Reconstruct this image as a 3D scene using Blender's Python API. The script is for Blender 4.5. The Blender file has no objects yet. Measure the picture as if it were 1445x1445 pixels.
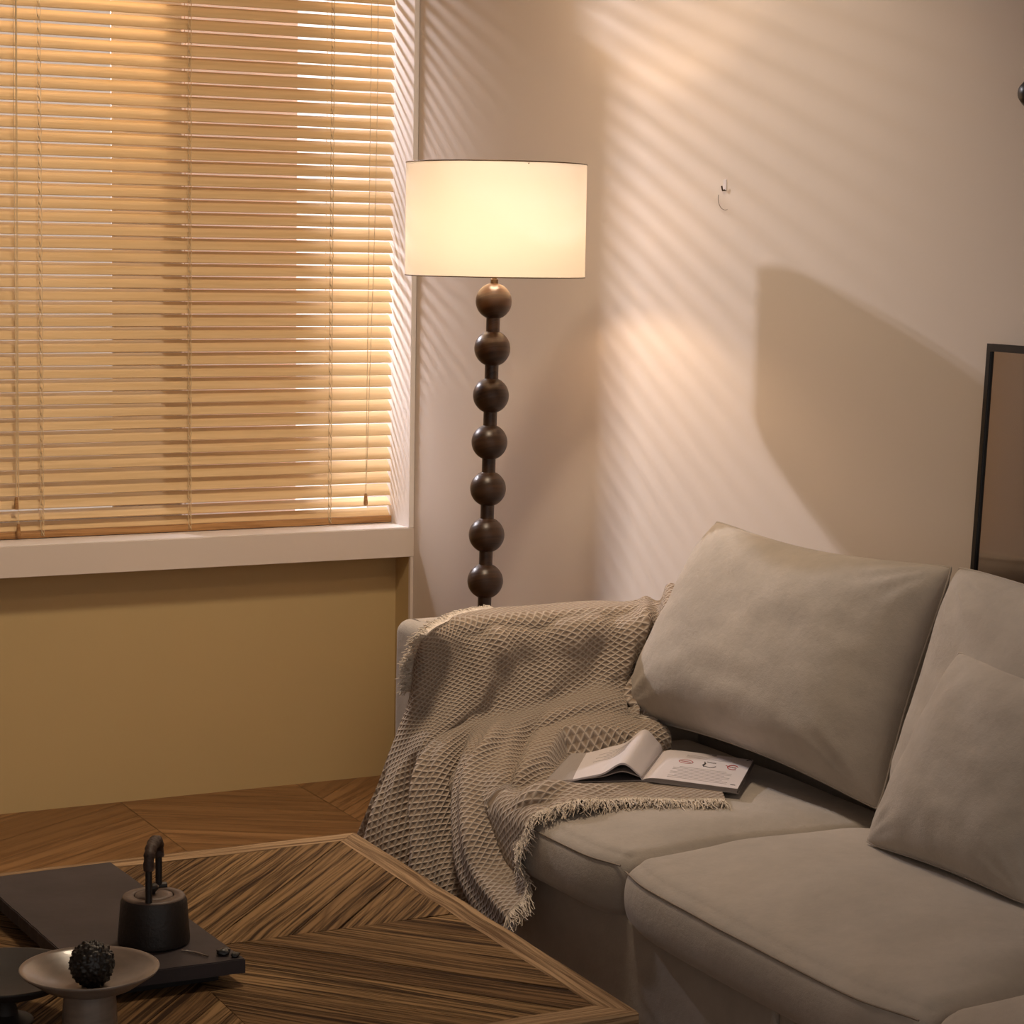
import bpy, bmesh, math, random
from mathutils import Vector, Matrix, noise
random.seed(7)
sc = bpy.context.scene
COL = sc.collection
PI = math.pi

# ------------------------------------------------------------------ camera
f_px, yaw, pitch, roll = 3158.7, .48056, .118575, .017154
cy_, sy_, cp_, sp_ = math.cos(yaw), math.sin(yaw), math.cos(pitch), math.sin(pitch)
FW = Vector((sy_*cp_, cy_*cp_, -sp_)); R0 = Vector((cy_, -sy_, 0)); U0 = R0.cross(FW)
RT = R0*math.cos(roll) + U0*math.sin(roll); UP = U0*math.cos(roll) - R0*math.sin(roll)
cam = bpy.data.cameras.new('camera'); camo = bpy.data.objects.new('camera', cam); COL.objects.link(camo)
m = Matrix((RT, UP, -FW)).transposed().to_4x4(); m.translation = Vector((0, 0, 1.54))
camo.matrix_world = m
cam.sensor_width = 36; cam.sensor_height = 36; cam.sensor_fit = 'HORIZONTAL'; cam.lens = f_px/1445*36
cam.clip_start = .05
sc.camera = camo

# ------------------------------------------------------------------ world, exposure
w = bpy.data.worlds.new('world'); sc.world = w; w.use_nodes = True
w.node_tree.nodes['Background'].inputs[0].default_value = (1.0, .92, .86, 1)
w.node_tree.nodes['Background'].inputs[1].default_value = .60
sc.view_settings.view_transform = 'Standard'; sc.view_settings.look = 'None'
sc.view_settings.gamma = 1; sc.view_settings.use_curve_mapping = False
sc.view_settings.exposure = 0.0

def light(name, kind, loc, power, col, size=.1, target=None, **kw):
    l = bpy.data.lights.new(name, kind); l.energy = power; l.color = col
    if kind == 'AREA': l.shape = kw.get('shape', 'DISK'); l.size = size
    else: l.shadow_soft_size = size
    if kw.get('size_y'): l.size_y = kw['size_y']
    if kind == 'SPOT': l.spot_size = kw.get('angle', 1.2); l.spot_blend = .6
    o = bpy.data.objects.new(name, l); COL.objects.link(o); o.location = loc
    if target is not None: o.rotation_euler = (Vector(target)-Vector(loc)).to_track_quat('-Z', 'Y').to_euler()
    return o
# daylight entering through the blinds, a street side lamp of daylight colour
dl = light('daylight_lamp', 'AREA', (1.07, 7.53, 3.10), 24, (.97, .93, 1.0), .10, (2.67, 5.1, 1.6), shape='RECTANGLE', size_y=.11)
dl.data.spread = .92
# the room's ceiling lamp
cl_ = light('ceiling_lamp_light', 'AREA', (1.66, 3.62, 3.02), 25, (1.0, .79, .57), .38, (1.5, 5.0, .2))
cl_.data.spread = 2.27
# fill light added to brighten the outside wall seen through the slats
light('lightwell_lamp', 'AREA', (1.2, 7.75, 2.3), 9, (1.0, .86, .80), .8, (1.2, 8.6, 1.6))
# area lights added behind the blind to stripe the jamb through the slats
s1_ = light('slot_skylight', 'AREA', (2.40, 6.60, 2.66), 7.5, (.97, .93, 1.0), .46, (2.58, 5.8, 1.7), shape='RECTANGLE', size_y=.06)
s2_ = light('slot_skylight_low', 'AREA', (2.36, 6.45, 1.80), 3.6, (.97, .93, 1.0), .36, (2.62, 5.8, 1.0), shape='RECTANGLE', size_y=.04)
s1_.data.spread = s2_.data.spread = 1.2

# ------------------------------------------------------------------ helpers
def tag(o, label=None, cat=None, group=None, kind=None):
    if label: o['label'] = label
    if cat: o['category'] = cat
    if group: o['group'] = group
    if kind: o['kind'] = kind
    return o
def empty(name, loc, label, cat, group=None):
    o = bpy.data.objects.new(name, None); COL.objects.link(o); o.location = loc
    return tag(o, label, cat, group)
def obj(name, bm, m, parent=None, smooth=False, kind=None, auto=None):
    """links bm (world coordinates) as one mesh; a parent is an unrotated Empty or mesh"""
    me = bpy.data.meshes.new(name)
    bm.normal_update(); bm.to_mesh(me); bm.free()
    if smooth:
        for p in me.polygons: p.use_smooth = True
    me.materials.append(m)
    o = bpy.data.objects.new(name, me); COL.objects.link(o)
    if parent is not None:
        o.parent = parent
        base = Vector((0, 0, 0)); q = parent
        while q is not None: base += q.location; q = q.parent
        o.location = -base
    if auto is not None:
        me.set_sharp_from_angle(angle=auto)
    if kind: o['kind'] = kind
    return o
def box(bm, a, b, bev=0, seg=2):
    a, b = Vector(a), Vector(b)
    r = bmesh.ops.create_cube(bm, size=1)
    for v in r['verts']:
        v.co = Vector((a[i]+(b[i]-a[i])*(v.co[i]+.5) for i in range(3)))
    if bev:
        es = list({e for v in r['verts'] for e in v.link_edges})
        bmesh.ops.bevel(bm, geom=es, offset=bev, segments=seg, affect='EDGES', profile=.5)
def boxm(*args, **kw):
    bm = bmesh.new(); box(bm, *args, **kw); return bm
def tube(bm, pts, r, n=8, closed=False, rs=None, cap=True):
    pts = [Vector(p) for p in pts]; N = len(pts); rings = []
    up = None
    for i, p in enumerate(pts):
        if closed: t = pts[(i+1) % N]-pts[i-1]
        else: t = pts[min(i+1, N-1)]-pts[max(i-1, 0)]
        t.normalize()
        if up is None:
            up = Vector((0, 0, 1)) if abs(t.z) < .9 else Vector((1, 0, 0))
        s = t.cross(up)
        if s.length < 1e-5: s = t.orthogonal()
        s.normalize(); up = s.cross(t).normalized()
        rr = rs[i] if rs else r
        rings.append([bm.verts.new(p + (s*math.cos(2*PI*k/n) + up*math.sin(2*PI*k/n))*rr) for k in range(n)])
    for i in range(N if closed else N-1):
        A, B = rings[i], rings[(i+1) % N]
        for k in range(n): bm.faces.new((A[k], A[(k+1) % n], B[(k+1) % n], B[k]))
    if cap and not closed:
        bm.faces.new(rings[0]); bm.faces.new(rings[-1][::-1])
def lathe(bm, prof, c, n=48, axis=None, caps=True):
    """prof: (r, z) list; c: base centre; axis: direction of z"""
    c = Vector(c); ax = Vector(axis or (0, 0, 1)).normalized()
    q = Vector((0, 0, 1)).rotation_difference(ax)
    rings = []
    for r, z in prof:
        if r < 1e-6: rings.append([bm.verts.new(c + q @ Vector((0, 0, z)))])
        else: rings.append([bm.verts.new(c + q @ Vector((r*math.cos(2*PI*k/n), r*math.sin(2*PI*k/n), z))) for k in range(n)])
    for A, B in zip(rings, rings[1:]):
        for k in range(n):
            k2 = (k+1) % n
            if len(A) == 1 and len(B) == 1: continue
            if len(A) == 1: bm.faces.new((A[0], B[k2], B[k]))
            elif len(B) == 1: bm.faces.new((A[k], A[k2], B[0]))
            else: bm.faces.new((A[k], A[k2], B[k2], B[k]))
def rbox(bm, a, b, r, n=(24, 24, 14), fn=None):
    """rounded box between a and b, corner radius r, with an optional deformer fn(unit coords, point)"""
    a, b = Vector(a), Vector(b); c = (a+b)/2; h = (b-a)/2
    def lin(N, hh):
        xs = [-1]
        e = min(.95, r/hh)
        k = 5
        pts = [-1 + e*(1-math.cos(PI/2*i/k))/1 for i in range(k+1)]
        pts = [-1+e*(i/k) for i in range(k+1)]
        mid = [(-1+e)+(2-2*e)*i/N for i in range(1, N)]
        return pts+mid+[-p for p in reversed(pts)]
    L = [lin(n[i], h[i]) for i in range(3)]
    cache = {}
    def V(u):
        key = tuple(round(x, 5) for x in u)
        if key in cache: return cache[key]
        p = Vector((u[i]*h[i] for i in range(3)))
        q = Vector((max(-(h[i]-r), min(h[i]-r, p[i])) for i in range(3)))
        d = p-q
        if d.length > 1e-9: p = q + d.normalized()*r
        # a face point away from edges keeps its full extent
        P = p + c
        if fn: P = fn(Vector(u), P)
        cache[key] = bm.verts.new(P); return cache[key]
    for ax in range(3):
        i, j = (ax+1) % 3, (ax+2) % 3
        for s in (-1, 1):
            for x0, x1 in zip(L[i], L[i][1:]):
                for y0, y1 in zip(L[j], L[j][1:]):
                    q = []
                    for x, y in ((x0, y0), (x1, y0), (x1, y1), (x0, y1)):
                        u = [0, 0, 0]; u[ax] = s; u[i] = x; u[j] = y; q.append(V(u))
                    if s < 0: q.reverse()
                    try: bm.faces.new(q)
                    except ValueError: pass

# ------------------------------------------------------------------ materials
def mat(name):
    m = bpy.data.materials.new(name); m.use_nodes = True
    nt = m.node_tree; b = nt.nodes['Principled BSDF']
    return m, nt, b
def node(nt, t, **kw):
    n = nt.nodes.new(t)
    for k, v in kw.items():
        if k.startswith('_'): setattr(n, k[1:], v)
        else: n.inputs[k.replace('_', ' ')].default_value = v
    return n
def simple(name, col, rough=.5, metal=0, bump=0, bscale=80, var=0, vscale=4, coat=0, stretch=None, sheen=0):
    m, nt, b = mat(name)
    b.inputs['Base Color'].default_value = (*col, 1); b.inputs['Roughness'].default_value = rough
    b.inputs['Metallic'].default_value = metal; b.inputs['Coat Weight'].default_value = coat
    if sheen: b.inputs['Sheen Weight'].default_value = sheen; b.inputs['Sheen Roughness'].default_value = .5
    tc = node(nt, 'ShaderNodeTexCoord'); mp = node(nt, 'ShaderNodeMapping')
    if stretch: mp.inputs['Scale'].default_value = stretch
    nt.links.new(tc.outputs['Object'], mp.inputs[0])
    if var:
        n = node(nt, 'ShaderNodeTexNoise', Scale=vscale, Detail=4.0)
        r = node(nt, 'ShaderNodeMapRange', From_Min=.3, From_Max=.7, To_Min=1-var, To_Max=1+var)
        mx = node(nt, 'ShaderNodeVectorMath', _operation='SCALE')
        mx.inputs[0].default_value = col
        nt.links.new(mp.outputs[0], n.inputs['Vector']); nt.links.new(n.outputs[0], r.inputs[0])
        nt.links.new(r.outputs[0], mx.inputs['Scale']); nt.links.new(mx.outputs[0], b.inputs['Base Color'])
    if bump:
        n2 = node(nt, 'ShaderNodeTexNoise', Scale=bscale, Detail=3.0)
        bp = node(nt, 'ShaderNodeBump', Strength=bump, Distance=.002)
        nt.links.new(mp.outputs[0], n2.inputs['Vector']); nt.links.new(n2.outputs[0], bp.inputs['Height'])
        nt.links.new(bp.outputs[0], b.inputs['Normal'])
    return m
M = {}
M['wall'] = simple('warm_white_plaster', (.68, .60, .535), .85, bump=.10, bscale=55, var=.015, vscale=2)
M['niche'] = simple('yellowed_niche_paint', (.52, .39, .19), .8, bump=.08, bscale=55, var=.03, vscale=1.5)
M['sill'] = simple('white_sill_paint', (.90, .85, .82), .45, bump=.05, bscale=40)
M['board'] = simple('pale_board', (.80, .72, .67), .9)
M['white'] = simple('white_frame_paint', (.82, .80, .78), .4)
M['cord'] = simple('cream_cord', (.72, .56, .34), .8)
M['black'] = simple('black_metal', (.012, .011, .012), .35)
M['bronze'] = simple('bronze_socket', (.10, .06, .03), .4, metal=.8)
M['slate'] = simple('dark_slate', (.055, .045, .046), .55, bump=.25, bscale=30, var=.15, vscale=9)
M['iron'] = simple('dark_cast_clay', (.014, .009, .007), .5, bump=.4, bscale=160, var=.2, vscale=30)
M['iron_top'] = simple('worn_clay_lid', (.10, .065, .048), .5, bump=.3, bscale=120, var=.2, vscale=30)  # lid and shoulder, paler than the body
M['slate'].node_tree.nodes['Principled BSDF'].inputs['Specular IOR Level'].default_value = .12
M['leather'] = simple('brown_leather', (.035, .015, .008), .6, bump=.5, bscale=260, var=.3, vscale=50)
M['glaze'] = simple('grey_brown_glaze', (.18, .14, .112), .30, bump=.15, bscale=14, var=.22, vscale=22, coat=.12, stretch=(1, 1, 4))
M['dish'] = simple('black_brown_glaze', (.016, .011, .009), .62, var=.4, vscale=14, bump=.2, bscale=30)
M['fruit'] = simple('dried_fruit', (.007, .005, .004), .4, bump=.8, bscale=90)
M['paper'] = simple('magazine_paper', (.66, .61, .62), .55)
M['paperedge'] = simple('page_edges', (.34, .30, .28), .8, bump=.6, bscale=400, stretch=(1, 1, 8))
M['cover'] = simple('magazine_cover', (.20, .18, .18), .35)
M['ink'] = simple('black_ink', (.05, .045, .05), .6)
M['greyink'] = simple('grey_ink', (.36, .32, .34), .6)
M['redink'] = simple('red_ink', (.38, .05, .045), .6)
M['thread'] = simple('seam_thread', (.27, .22, .175), .8)

def fabric(name, col, sheen=.25):
    m, nt, b = mat(name)
    tc = node(nt, 'ShaderNodeTexCoord')
    n1 = node(nt, 'ShaderNodeTexNoise', Scale=3.2, Detail=5.0, Roughness=.6)
    n2 = node(nt, 'ShaderNodeTexNoise', Scale=26.0, Detail=6.0, Roughness=.7)
    n3 = node(nt, 'ShaderNodeTexNoise', Scale=900.0, Detail=2.0)
    for n in (n1, n2, n3): nt.links.new(tc.outputs['Object'], n.inputs['Vector'])
    r1 = node(nt, 'ShaderNodeMapRange', From_Min=.3, From_Max=.7, To_Min=.88, To_Max=1.10)
    r2 = node(nt, 'ShaderNodeMapRange', From_Min=.3, From_Max=.7, To_Min=.94, To_Max=1.06)
    nt.links.new(n1.outputs[0], r1.inputs[0]); nt.links.new(n2.outputs[0], r2.inputs[0])
    mu = node(nt, 'ShaderNodeMath', _operation='MULTIPLY')
    nt.links.new(r1.outputs[0], mu.inputs[0]); nt.links.new(r2.outputs[0], mu.inputs[1])
    mx = node(nt, 'ShaderNodeVectorMath', _operation='SCALE'); mx.inputs[0].default_value = col
    nt.links.new(mu.outputs[0], mx.inputs['Scale']); nt.links.new(mx.outputs[0], b.inputs['Base Color'])
    b.inputs['Roughness'].default_value = .9
    b.inputs['Sheen Weight'].default_value = sheen; b.inputs['Sheen Roughness'].default_value = .45
    b.inputs['Sheen Tint'].default_value = (1, .92, .85, 1)
    bp = node(nt, 'ShaderNodeBump', Strength=.35, Distance=.0012)
    bp2 = node(nt, 'ShaderNodeBump', Strength=.35, Distance=.006)
    nt.links.new(n3.outputs[0], bp.inputs['Height']); nt.links.new(n2.outputs[0], bp2.inputs['Height'])
    nt.links.new(bp2.outputs[0], bp.inputs['Normal']); nt.links.new(bp.outputs[0], b.inputs['Normal'])
    return m
M['sofa'] = fabric('beige_suede_fabric', (.43, .382, .33))
M['cushion'] = fabric('light_beige_suede', (.45, .40, .345))

def wood_planks(name, c_lo, c_hi, c_dark, grain=1.0, rough=.6, depth=.0025, island=.5):
    """grain runs along UV u (metres); each plank is its own mesh island"""
    m, nt, b = mat(name)
    tc = node(nt, 'ShaderNodeTexCoord'); geo = node(nt, 'ShaderNodeNewGeometry')
    add = node(nt, 'ShaderNodeVectorMath', _operation='ADD')
    sc_ = node(nt, 'ShaderNodeMath', _operation='MULTIPLY'); sc_.inputs[1].default_value = 37.0
    nt.links.new(geo.outputs['Random Per Island'], sc_.inputs[0])
    nt.links.new(tc.outputs['UV'], add.inputs[0]); nt.links.new(sc_.outputs[0], add.inputs[1])
    mp = node(nt, 'ShaderNodeMapping'); mp.inputs['Scale'].default_value = (2.6, 130*grain, 1)
    nt.links.new(add.outputs[0], mp.inputs[0])
    mw = node(nt, 'ShaderNodeMapping'); mw.inputs['Scale'].default_value = (2.2, 9, 1)
    nt.links.new(add.outputs[0], mw.inputs[0])
    warp = node(nt, 'ShaderNodeTexNoise', Scale=1.6, Detail=2.0)
    nt.links.new(mw.outputs[0], warp.inputs['Vector'])
    wv = node(nt, 'ShaderNodeVectorMath', _operation='MULTIPLY'); wv.inputs[1].default_value = (0, 3.0*grain, 0)
    nt.links.new(warp.outputs['Color'], wv.inputs[0])
    a2 = node(nt, 'ShaderNodeVectorMath', _operation='ADD')
    nt.links.new(mp.outputs[0], a2.inputs[0]); nt.links.new(wv.outputs[0], a2.inputs[1])
    fine = node(nt, 'ShaderNodeTexNoise', Scale=1.0, Detail=5.0, Roughness=.65)
    nt.links.new(a2.outputs[0], fine.inputs['Vector'])
    # growth rings as bands
    sep = node(nt, 'ShaderNodeSeparateXYZ'); nt.links.new(add.outputs[0], sep.inputs[0])
    wn = node(nt, 'ShaderNodeTexNoise', Scale=1.0, Detail=1.0)
    mw2 = node(nt, 'ShaderNodeMapping'); mw2.inputs['Scale'].default_value = (1.1, 6, 1)
    nt.links.new(add.outputs[0], mw2.inputs[0]); nt.links.new(mw2.outputs[0], wn.inputs['Vector'])
    ring = node(nt, 'ShaderNodeMath', _operation='MULTIPLY'); ring.inputs[1].default_value = 9.0*grain
    nt.links.new(wn.outputs[0], ring.inputs[0])
    r2 = node(nt, 'ShaderNodeMath', _operation='MULTIPLY_ADD'); r2.inputs[1].default_value = 60.0*grain
    nt.links.new(sep.outputs['Y'], r2.inputs[0]); nt.links.new(ring.outputs[0], r2.inputs[2])
    fr = node(nt, 'ShaderNodeMath', _operation='PINGPONG'); fr.inputs[1].default_value = .5
    nt.links.new(r2.outputs[0], fr.inputs[0])
    band = node(nt, 'ShaderNodeMapRange', From_Min=0.0, From_Max=.22, To_Min=0.0, To_Max=1.0)
    nt.links.new(fr.outputs[0], band.inputs[0])
    g = node(nt, 'ShaderNodeMapRange', From_Min=.38, From_Max=.54, To_Min=0, To_Max=1)
    nt.links.new(fine.outputs[0], g.inputs[0])
    h = node(nt, 'ShaderNodeMath', _operation='MULTIPLY'); 
    bsoft = node(nt, 'ShaderNodeMapRange', To_Min=.55, To_Max=1); nt.links.new(band.outputs[0], bsoft.inputs[0])
    nt.links.new(bsoft.outputs[0], h.inputs[0]); nt.links.new(g.outputs[0], h.inputs[1])
    cr = node(nt, 'ShaderNodeMix', _data_type='RGBA')
    cr.inputs['A'].default_value = (*c_lo, 1); cr.inputs['B'].default_value = (*c_hi, 1)
    nt.links.new(geo.outputs['Random Per Island'], cr.inputs['Factor'])
    cd = node(nt, 'ShaderNodeMix', _data_type='RGBA'); cd.inputs['A'].default_value = (*c_dark, 1)
    nt.links.new(h.outputs[0], cd.inputs['Factor']); nt.links.new(cr.outputs['Result'], cd.inputs['B'])
    nt.links.new(cd.outputs['Result'], b.inputs['Base Color'])
    b.inputs['Roughness'].default_value = rough; b.inputs['Specular IOR Level'].default_value = .12 if rough > .7 else .4
    bp = node(nt, 'ShaderNodeBump', Strength=1.0, Distance=depth)
    nt.links.new(h.outputs[0], bp.inputs['Height']); nt.links.new(bp.outputs[0], b.inputs['Normal'])
    return m
M['elm'] = wood_planks('weathered_elm', (.17, .095, .042), (.35, .215, .098), (.035, .017, .007), 1.0, .8, .002)
M['elm_border'] = wood_planks('weathered_elm_border', (.38, .25, .14), (.44, .295, .165), (.14, .08, .04), .8, .8, .0015)
M['parquet'] = wood_planks('oak_parquet', (.21, .105, .04), (.34, .185, .08), (.16, .075, .028), .35, .42, .0003)
M['slat'] = wood_planks('bass_wood_slat', (.76, .55, .30), (.80, .585, .325), (.70, .50, .265), .5, .45, .00003)
M['rail'] = wood_planks('bottom_rail_wood', (.45, .24, .09), (.48, .26, .10), (.28, .13, .04), .8, .4, .0004)
M['ball'] = wood_planks('dark_walnut', (.045, .021, .010), (.055, .026, .012), (.028, .013, .006), .8, .36, .0001)

def glassy(name, rough, col):
    m, nt, b = mat(name)
    b.inputs['Base Color'].default_value = (*col, 1); b.inputs['Metallic'].default_value = 1
    b.inputs['Roughness'].default_value = rough
    return m
M['mirror'] = glassy('tinted_mirror', .12, (.40, .36, .33))

def emis(name, col, s):
    m, nt, b = mat(name)
    b.inputs['Base Color'].default_value = (*col, 1)
    b.inputs['Emission Color'].default_value = (*col, 1); b.inputs['Emission Strength'].default_value = s
    return m
M['bulb'] = emis('frosted_bulb', (1.0, .68, .425), 128)
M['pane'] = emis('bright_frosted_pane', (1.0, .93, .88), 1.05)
M['dim_pane'] = emis('dim_frosted_pane', (1.0, .80, .70), .27)
M['ceil_lamp'] = emis('ceiling_lamp_diffuser', (1.0, .8, .6), 1.5)
# lamp shade: thin fabric, part diffuse and part translucent
m, nt, b = mat('linen_shade'); nt.nodes.remove(b)
out = nt.nodes['Material Output']
d = node(nt, 'ShaderNodeBsdfDiffuse'); d.inputs[0].default_value = (.86, .81, .70, 1)
t = node(nt, 'ShaderNodeBsdfTranslucent'); t.inputs[0].default_value = (.95, .90, .84, 1)
mx = node(nt, 'ShaderNodeMixShader'); mx.inputs[0].default_value = .17
nt.links.new(d.outputs[0], mx.inputs[1]); nt.links.new(t.outputs[0], mx.inputs[2]); nt.links.new(mx.outputs[0], out.inputs[0])
tc = node(nt, 'ShaderNodeTexCoord'); wv = node(nt, 'ShaderNodeTexNoise', Scale=60.0, Detail=3.0)
mp = node(nt, 'ShaderNodeMapping'); mp.inputs['Scale'].default_value = (1, 1, 14)
nt.links.new(tc.outputs['Object'], mp.inputs[0]); nt.links.new(mp.outputs[0], wv.inputs['Vector'])
bp = node(nt, 'ShaderNodeBump', Strength=.15, Distance=.001); nt.links.new(wv.outputs[0], bp.inputs['Height'])
nt.links.new(bp.outputs[0], d.inputs['Normal'])
M['shade'] = m

# waffle knit: diamond cells from the UVs
m, nt, b = mat('waffle_knit')
tc = node(nt, 'ShaderNodeTexCoord'); sp = node(nt, 'ShaderNodeSeparateXYZ'); nt.links.new(tc.outputs['UV'], sp.inputs[0])
def mth(op, a, c=None):
    n = node(nt, 'ShaderNodeMath', _operation=op)
    for i, x in enumerate((a, c)):
        if x is None: continue
        if isinstance(x, (int, float)): n.inputs[i].default_value = x
        else: nt.links.new(x, n.inputs[i])
    return n.outputs[0]
K = 2*PI/.0122
dg1 = mth('MULTIPLY', mth('ADD', sp.outputs['X'], mth('MULTIPLY', sp.outputs['Y'], .62)), K)
dg2 = mth('MULTIPLY', mth('SUBTRACT', sp.outputs['X'], mth('MULTIPLY', sp.outputs['Y'], .62)), K)
s1 = mth('ABSOLUTE', mth('SINE', mth('MULTIPLY', dg1, .5))); s2 = mth('ABSOLUTE', mth('SINE', mth('MULTIPLY', dg2, .5)))
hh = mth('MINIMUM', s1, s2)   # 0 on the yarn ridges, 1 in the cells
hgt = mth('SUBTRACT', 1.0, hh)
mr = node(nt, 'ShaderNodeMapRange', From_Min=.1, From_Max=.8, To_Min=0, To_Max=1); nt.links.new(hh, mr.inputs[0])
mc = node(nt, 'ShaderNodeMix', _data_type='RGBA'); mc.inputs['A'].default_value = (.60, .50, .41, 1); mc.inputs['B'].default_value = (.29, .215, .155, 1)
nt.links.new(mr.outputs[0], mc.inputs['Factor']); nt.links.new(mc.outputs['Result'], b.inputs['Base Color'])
b.inputs['Roughness'].default_value = .95; b.inputs['Sheen Weight'].default_value = .15
bp = node(nt, 'ShaderNodeBump', Strength=1.0, Distance=.004); nt.links.new(hgt, bp.inputs['Height'])
nt.links.new(bp.outputs[0], b.inputs['Normal'])
M['knit'] = m
M['fringe'] = simple('cream_fringe_yarn', (.68, .59, .49), .95, bump=.5, bscale=500, var=.15, vscale=60)

# ------------------------------------------------------------------ the room
XW, YW = 2.67, 5.73
ZC = 3.10
def st(name, bm, m, parent=None): return obj(name, bm, m, parent, kind='structure')
# chevron parquet
bm = bmesh.new(); uvl = bm.loops.layers.uv.new('UVMap')
pw, run = .11, .52
i0 = -6
for ci in range(-6, 8):
    x0 = .28 + ci*run; sgn = 1 if ci % 2 == 0 else -1
    for k in range(-14, 64):
        y0 = k*pw*1.35 - (0 if sgn > 0 else 0)
        dy = run*.62*sgn
        ys = y0 if sgn > 0 else y0 + run*.62
        g = .0008
        q = [(x0+g, ys+g), (x0+run-g, ys+dy+g), (x0+run-g, ys+dy+pw*1.35-g), (x0+g, ys+pw*1.35-g)]
        if x0+run < -3 or x0 > 3.2: continue
        q = [(max(-2.9, min(XW+.01, x)), y) for x, y in q]
        if q[1][0]-q[0][0] < .01: continue
        if max(y for x, y in q) > 6.7 or min(y for x, y in q) < -1.2: continue
        vs = [bm.verts.new((x, y, 0)) for x, y in q]
        fc = bm.faces.new(vs)
        ul = [0, run, run, 0]; vl = [0, 0, pw, pw]
        for l, a, c in zip(fc.loops, ul, vl): l[uvl].uv = (a + ci*1.3, c + k*.13)
fl = st('floor', bm, M['parquet'])
bm = boxm((-2.9, -1.2, -.06), (XW+.1, 6.1, -.0015))
st('trim_1', bm, M['black'])                       # the dark joint bed beneath the boards
# right wall
st('wall_right', boxm((XW+.004, -1.2, 0), (XW+.12, 6.03, ZC)), M['wall'])
# window wall: solid to the left, above the window; opening x .35 .. 2.67, z .737 .. 2.5
bm = bmesh.new()
box(bm, (-2.9, YW, 0), (.35, YW+.30, ZC))
box(bm, (.35, YW, 2.95), (XW+.004, YW+.30, ZC))
box(bm, (.35, YW+.14+.03, .60), (XW+.004, YW+.30, .735))
box(bm, (.35, YW+.17, 0), (XW+.004, YW+.30, .60))
st('wall_back', bm, M['wall'])
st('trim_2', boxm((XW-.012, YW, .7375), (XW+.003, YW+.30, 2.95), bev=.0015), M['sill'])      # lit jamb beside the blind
bm = bmesh.new(); box(bm, (.35, YW, .655), (XW+.004, YW+.30, .737), bev=.001)
box(bm, (XW-.006, YW, 0), (XW+.003, YW+.012, .6545))
st('trim_3', bm, M['wall'])                                                                   # sill apron
st('trim_4', boxm((.35, YW+.005, .7375), (XW-.013, YW+.165, .7395)), M['sill'])                # white sill board
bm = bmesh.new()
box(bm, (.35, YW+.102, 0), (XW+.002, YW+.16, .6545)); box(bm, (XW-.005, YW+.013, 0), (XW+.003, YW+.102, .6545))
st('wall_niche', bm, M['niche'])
st('wall_left', boxm((-3.0, -1.2, 0), (-2.9, 6.1, ZC)), M['wall'])
st('ceiling', boxm((-3.0, -1.2, ZC), (XW+.12, 6.1, ZC+.1)), M['wall'])
# window behind the blind: frame, then glow panels and baffles added behind it
bm = bmesh.new()
box(bm, (.35, 6.00, .74), (.41, 6.03, 2.95)); box(bm, (.41, 6.00, .74), (1.885, 6.03, .78)); box(bm, (.41, 6.00, 2.90), (1.885, 6.03, 2.95))
window = st('window_1', bm, M['white'])
st('bright_screen', boxm((2.85, 7.60, .0), (4.0, 7.61, 2.9)), M['pane'], window)  # added glowing panel, stands in for the bright outside behind the gaps
bm = bmesh.new(); box(bm, (1.888, 6.041, .2), (2.435, 6.048, 2.53)); box(bm, (1.940, 6.041, 2.53), (2.435, 6.048, 3.4)); 
vs = [bm.verts.new(p) for z in (.2, 3.4) for p in ((2.02, 6.049, z), (2.035, 6.049, z), (2.575, 7.62, z), (2.56, 7.62, z))]
for q in ((0, 3, 2, 1), (4, 5, 6, 7), (0, 1, 5, 4), (1, 2, 6, 5), (2, 3, 7, 6), (3, 0, 4, 7)): bm.faces.new([vs[i] for i in q])
box(bm, (XW+.121, 5.9, 2.5), (XW+.14, 6.7, 3.4))
st('wall_pier', bm, M['board'])  # unseen boards added to cut the daylight and shut in the jamb lights
st('frosted_pane', boxm((2.09, 6.036, .72), (2.434, 6.040, 2.53)), M['dim_pane'], window)  # dim glow panel added to brighten the slats and their gaps
st('wall_outside', boxm((-4, 8.6, -1), (4.5, 8.7, 4.5)), M['wall'])
# ceiling lamp body (out of frame)
cl = empty('ceiling_lamp', (1.66, 3.62, ZC), 'round flush ceiling lamp with a warm diffuser above the table', 'ceiling lamp')
bm = bmesh.new(); lathe(bm, [(0, -.001), (.24, -.001), (.24, -.05), (.225, -.055), (.225, -.03), (0, -.03)], (1.66, 3.62, ZC)); obj('housing', bm, M['white'], cl, True, auto=.6)

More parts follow.
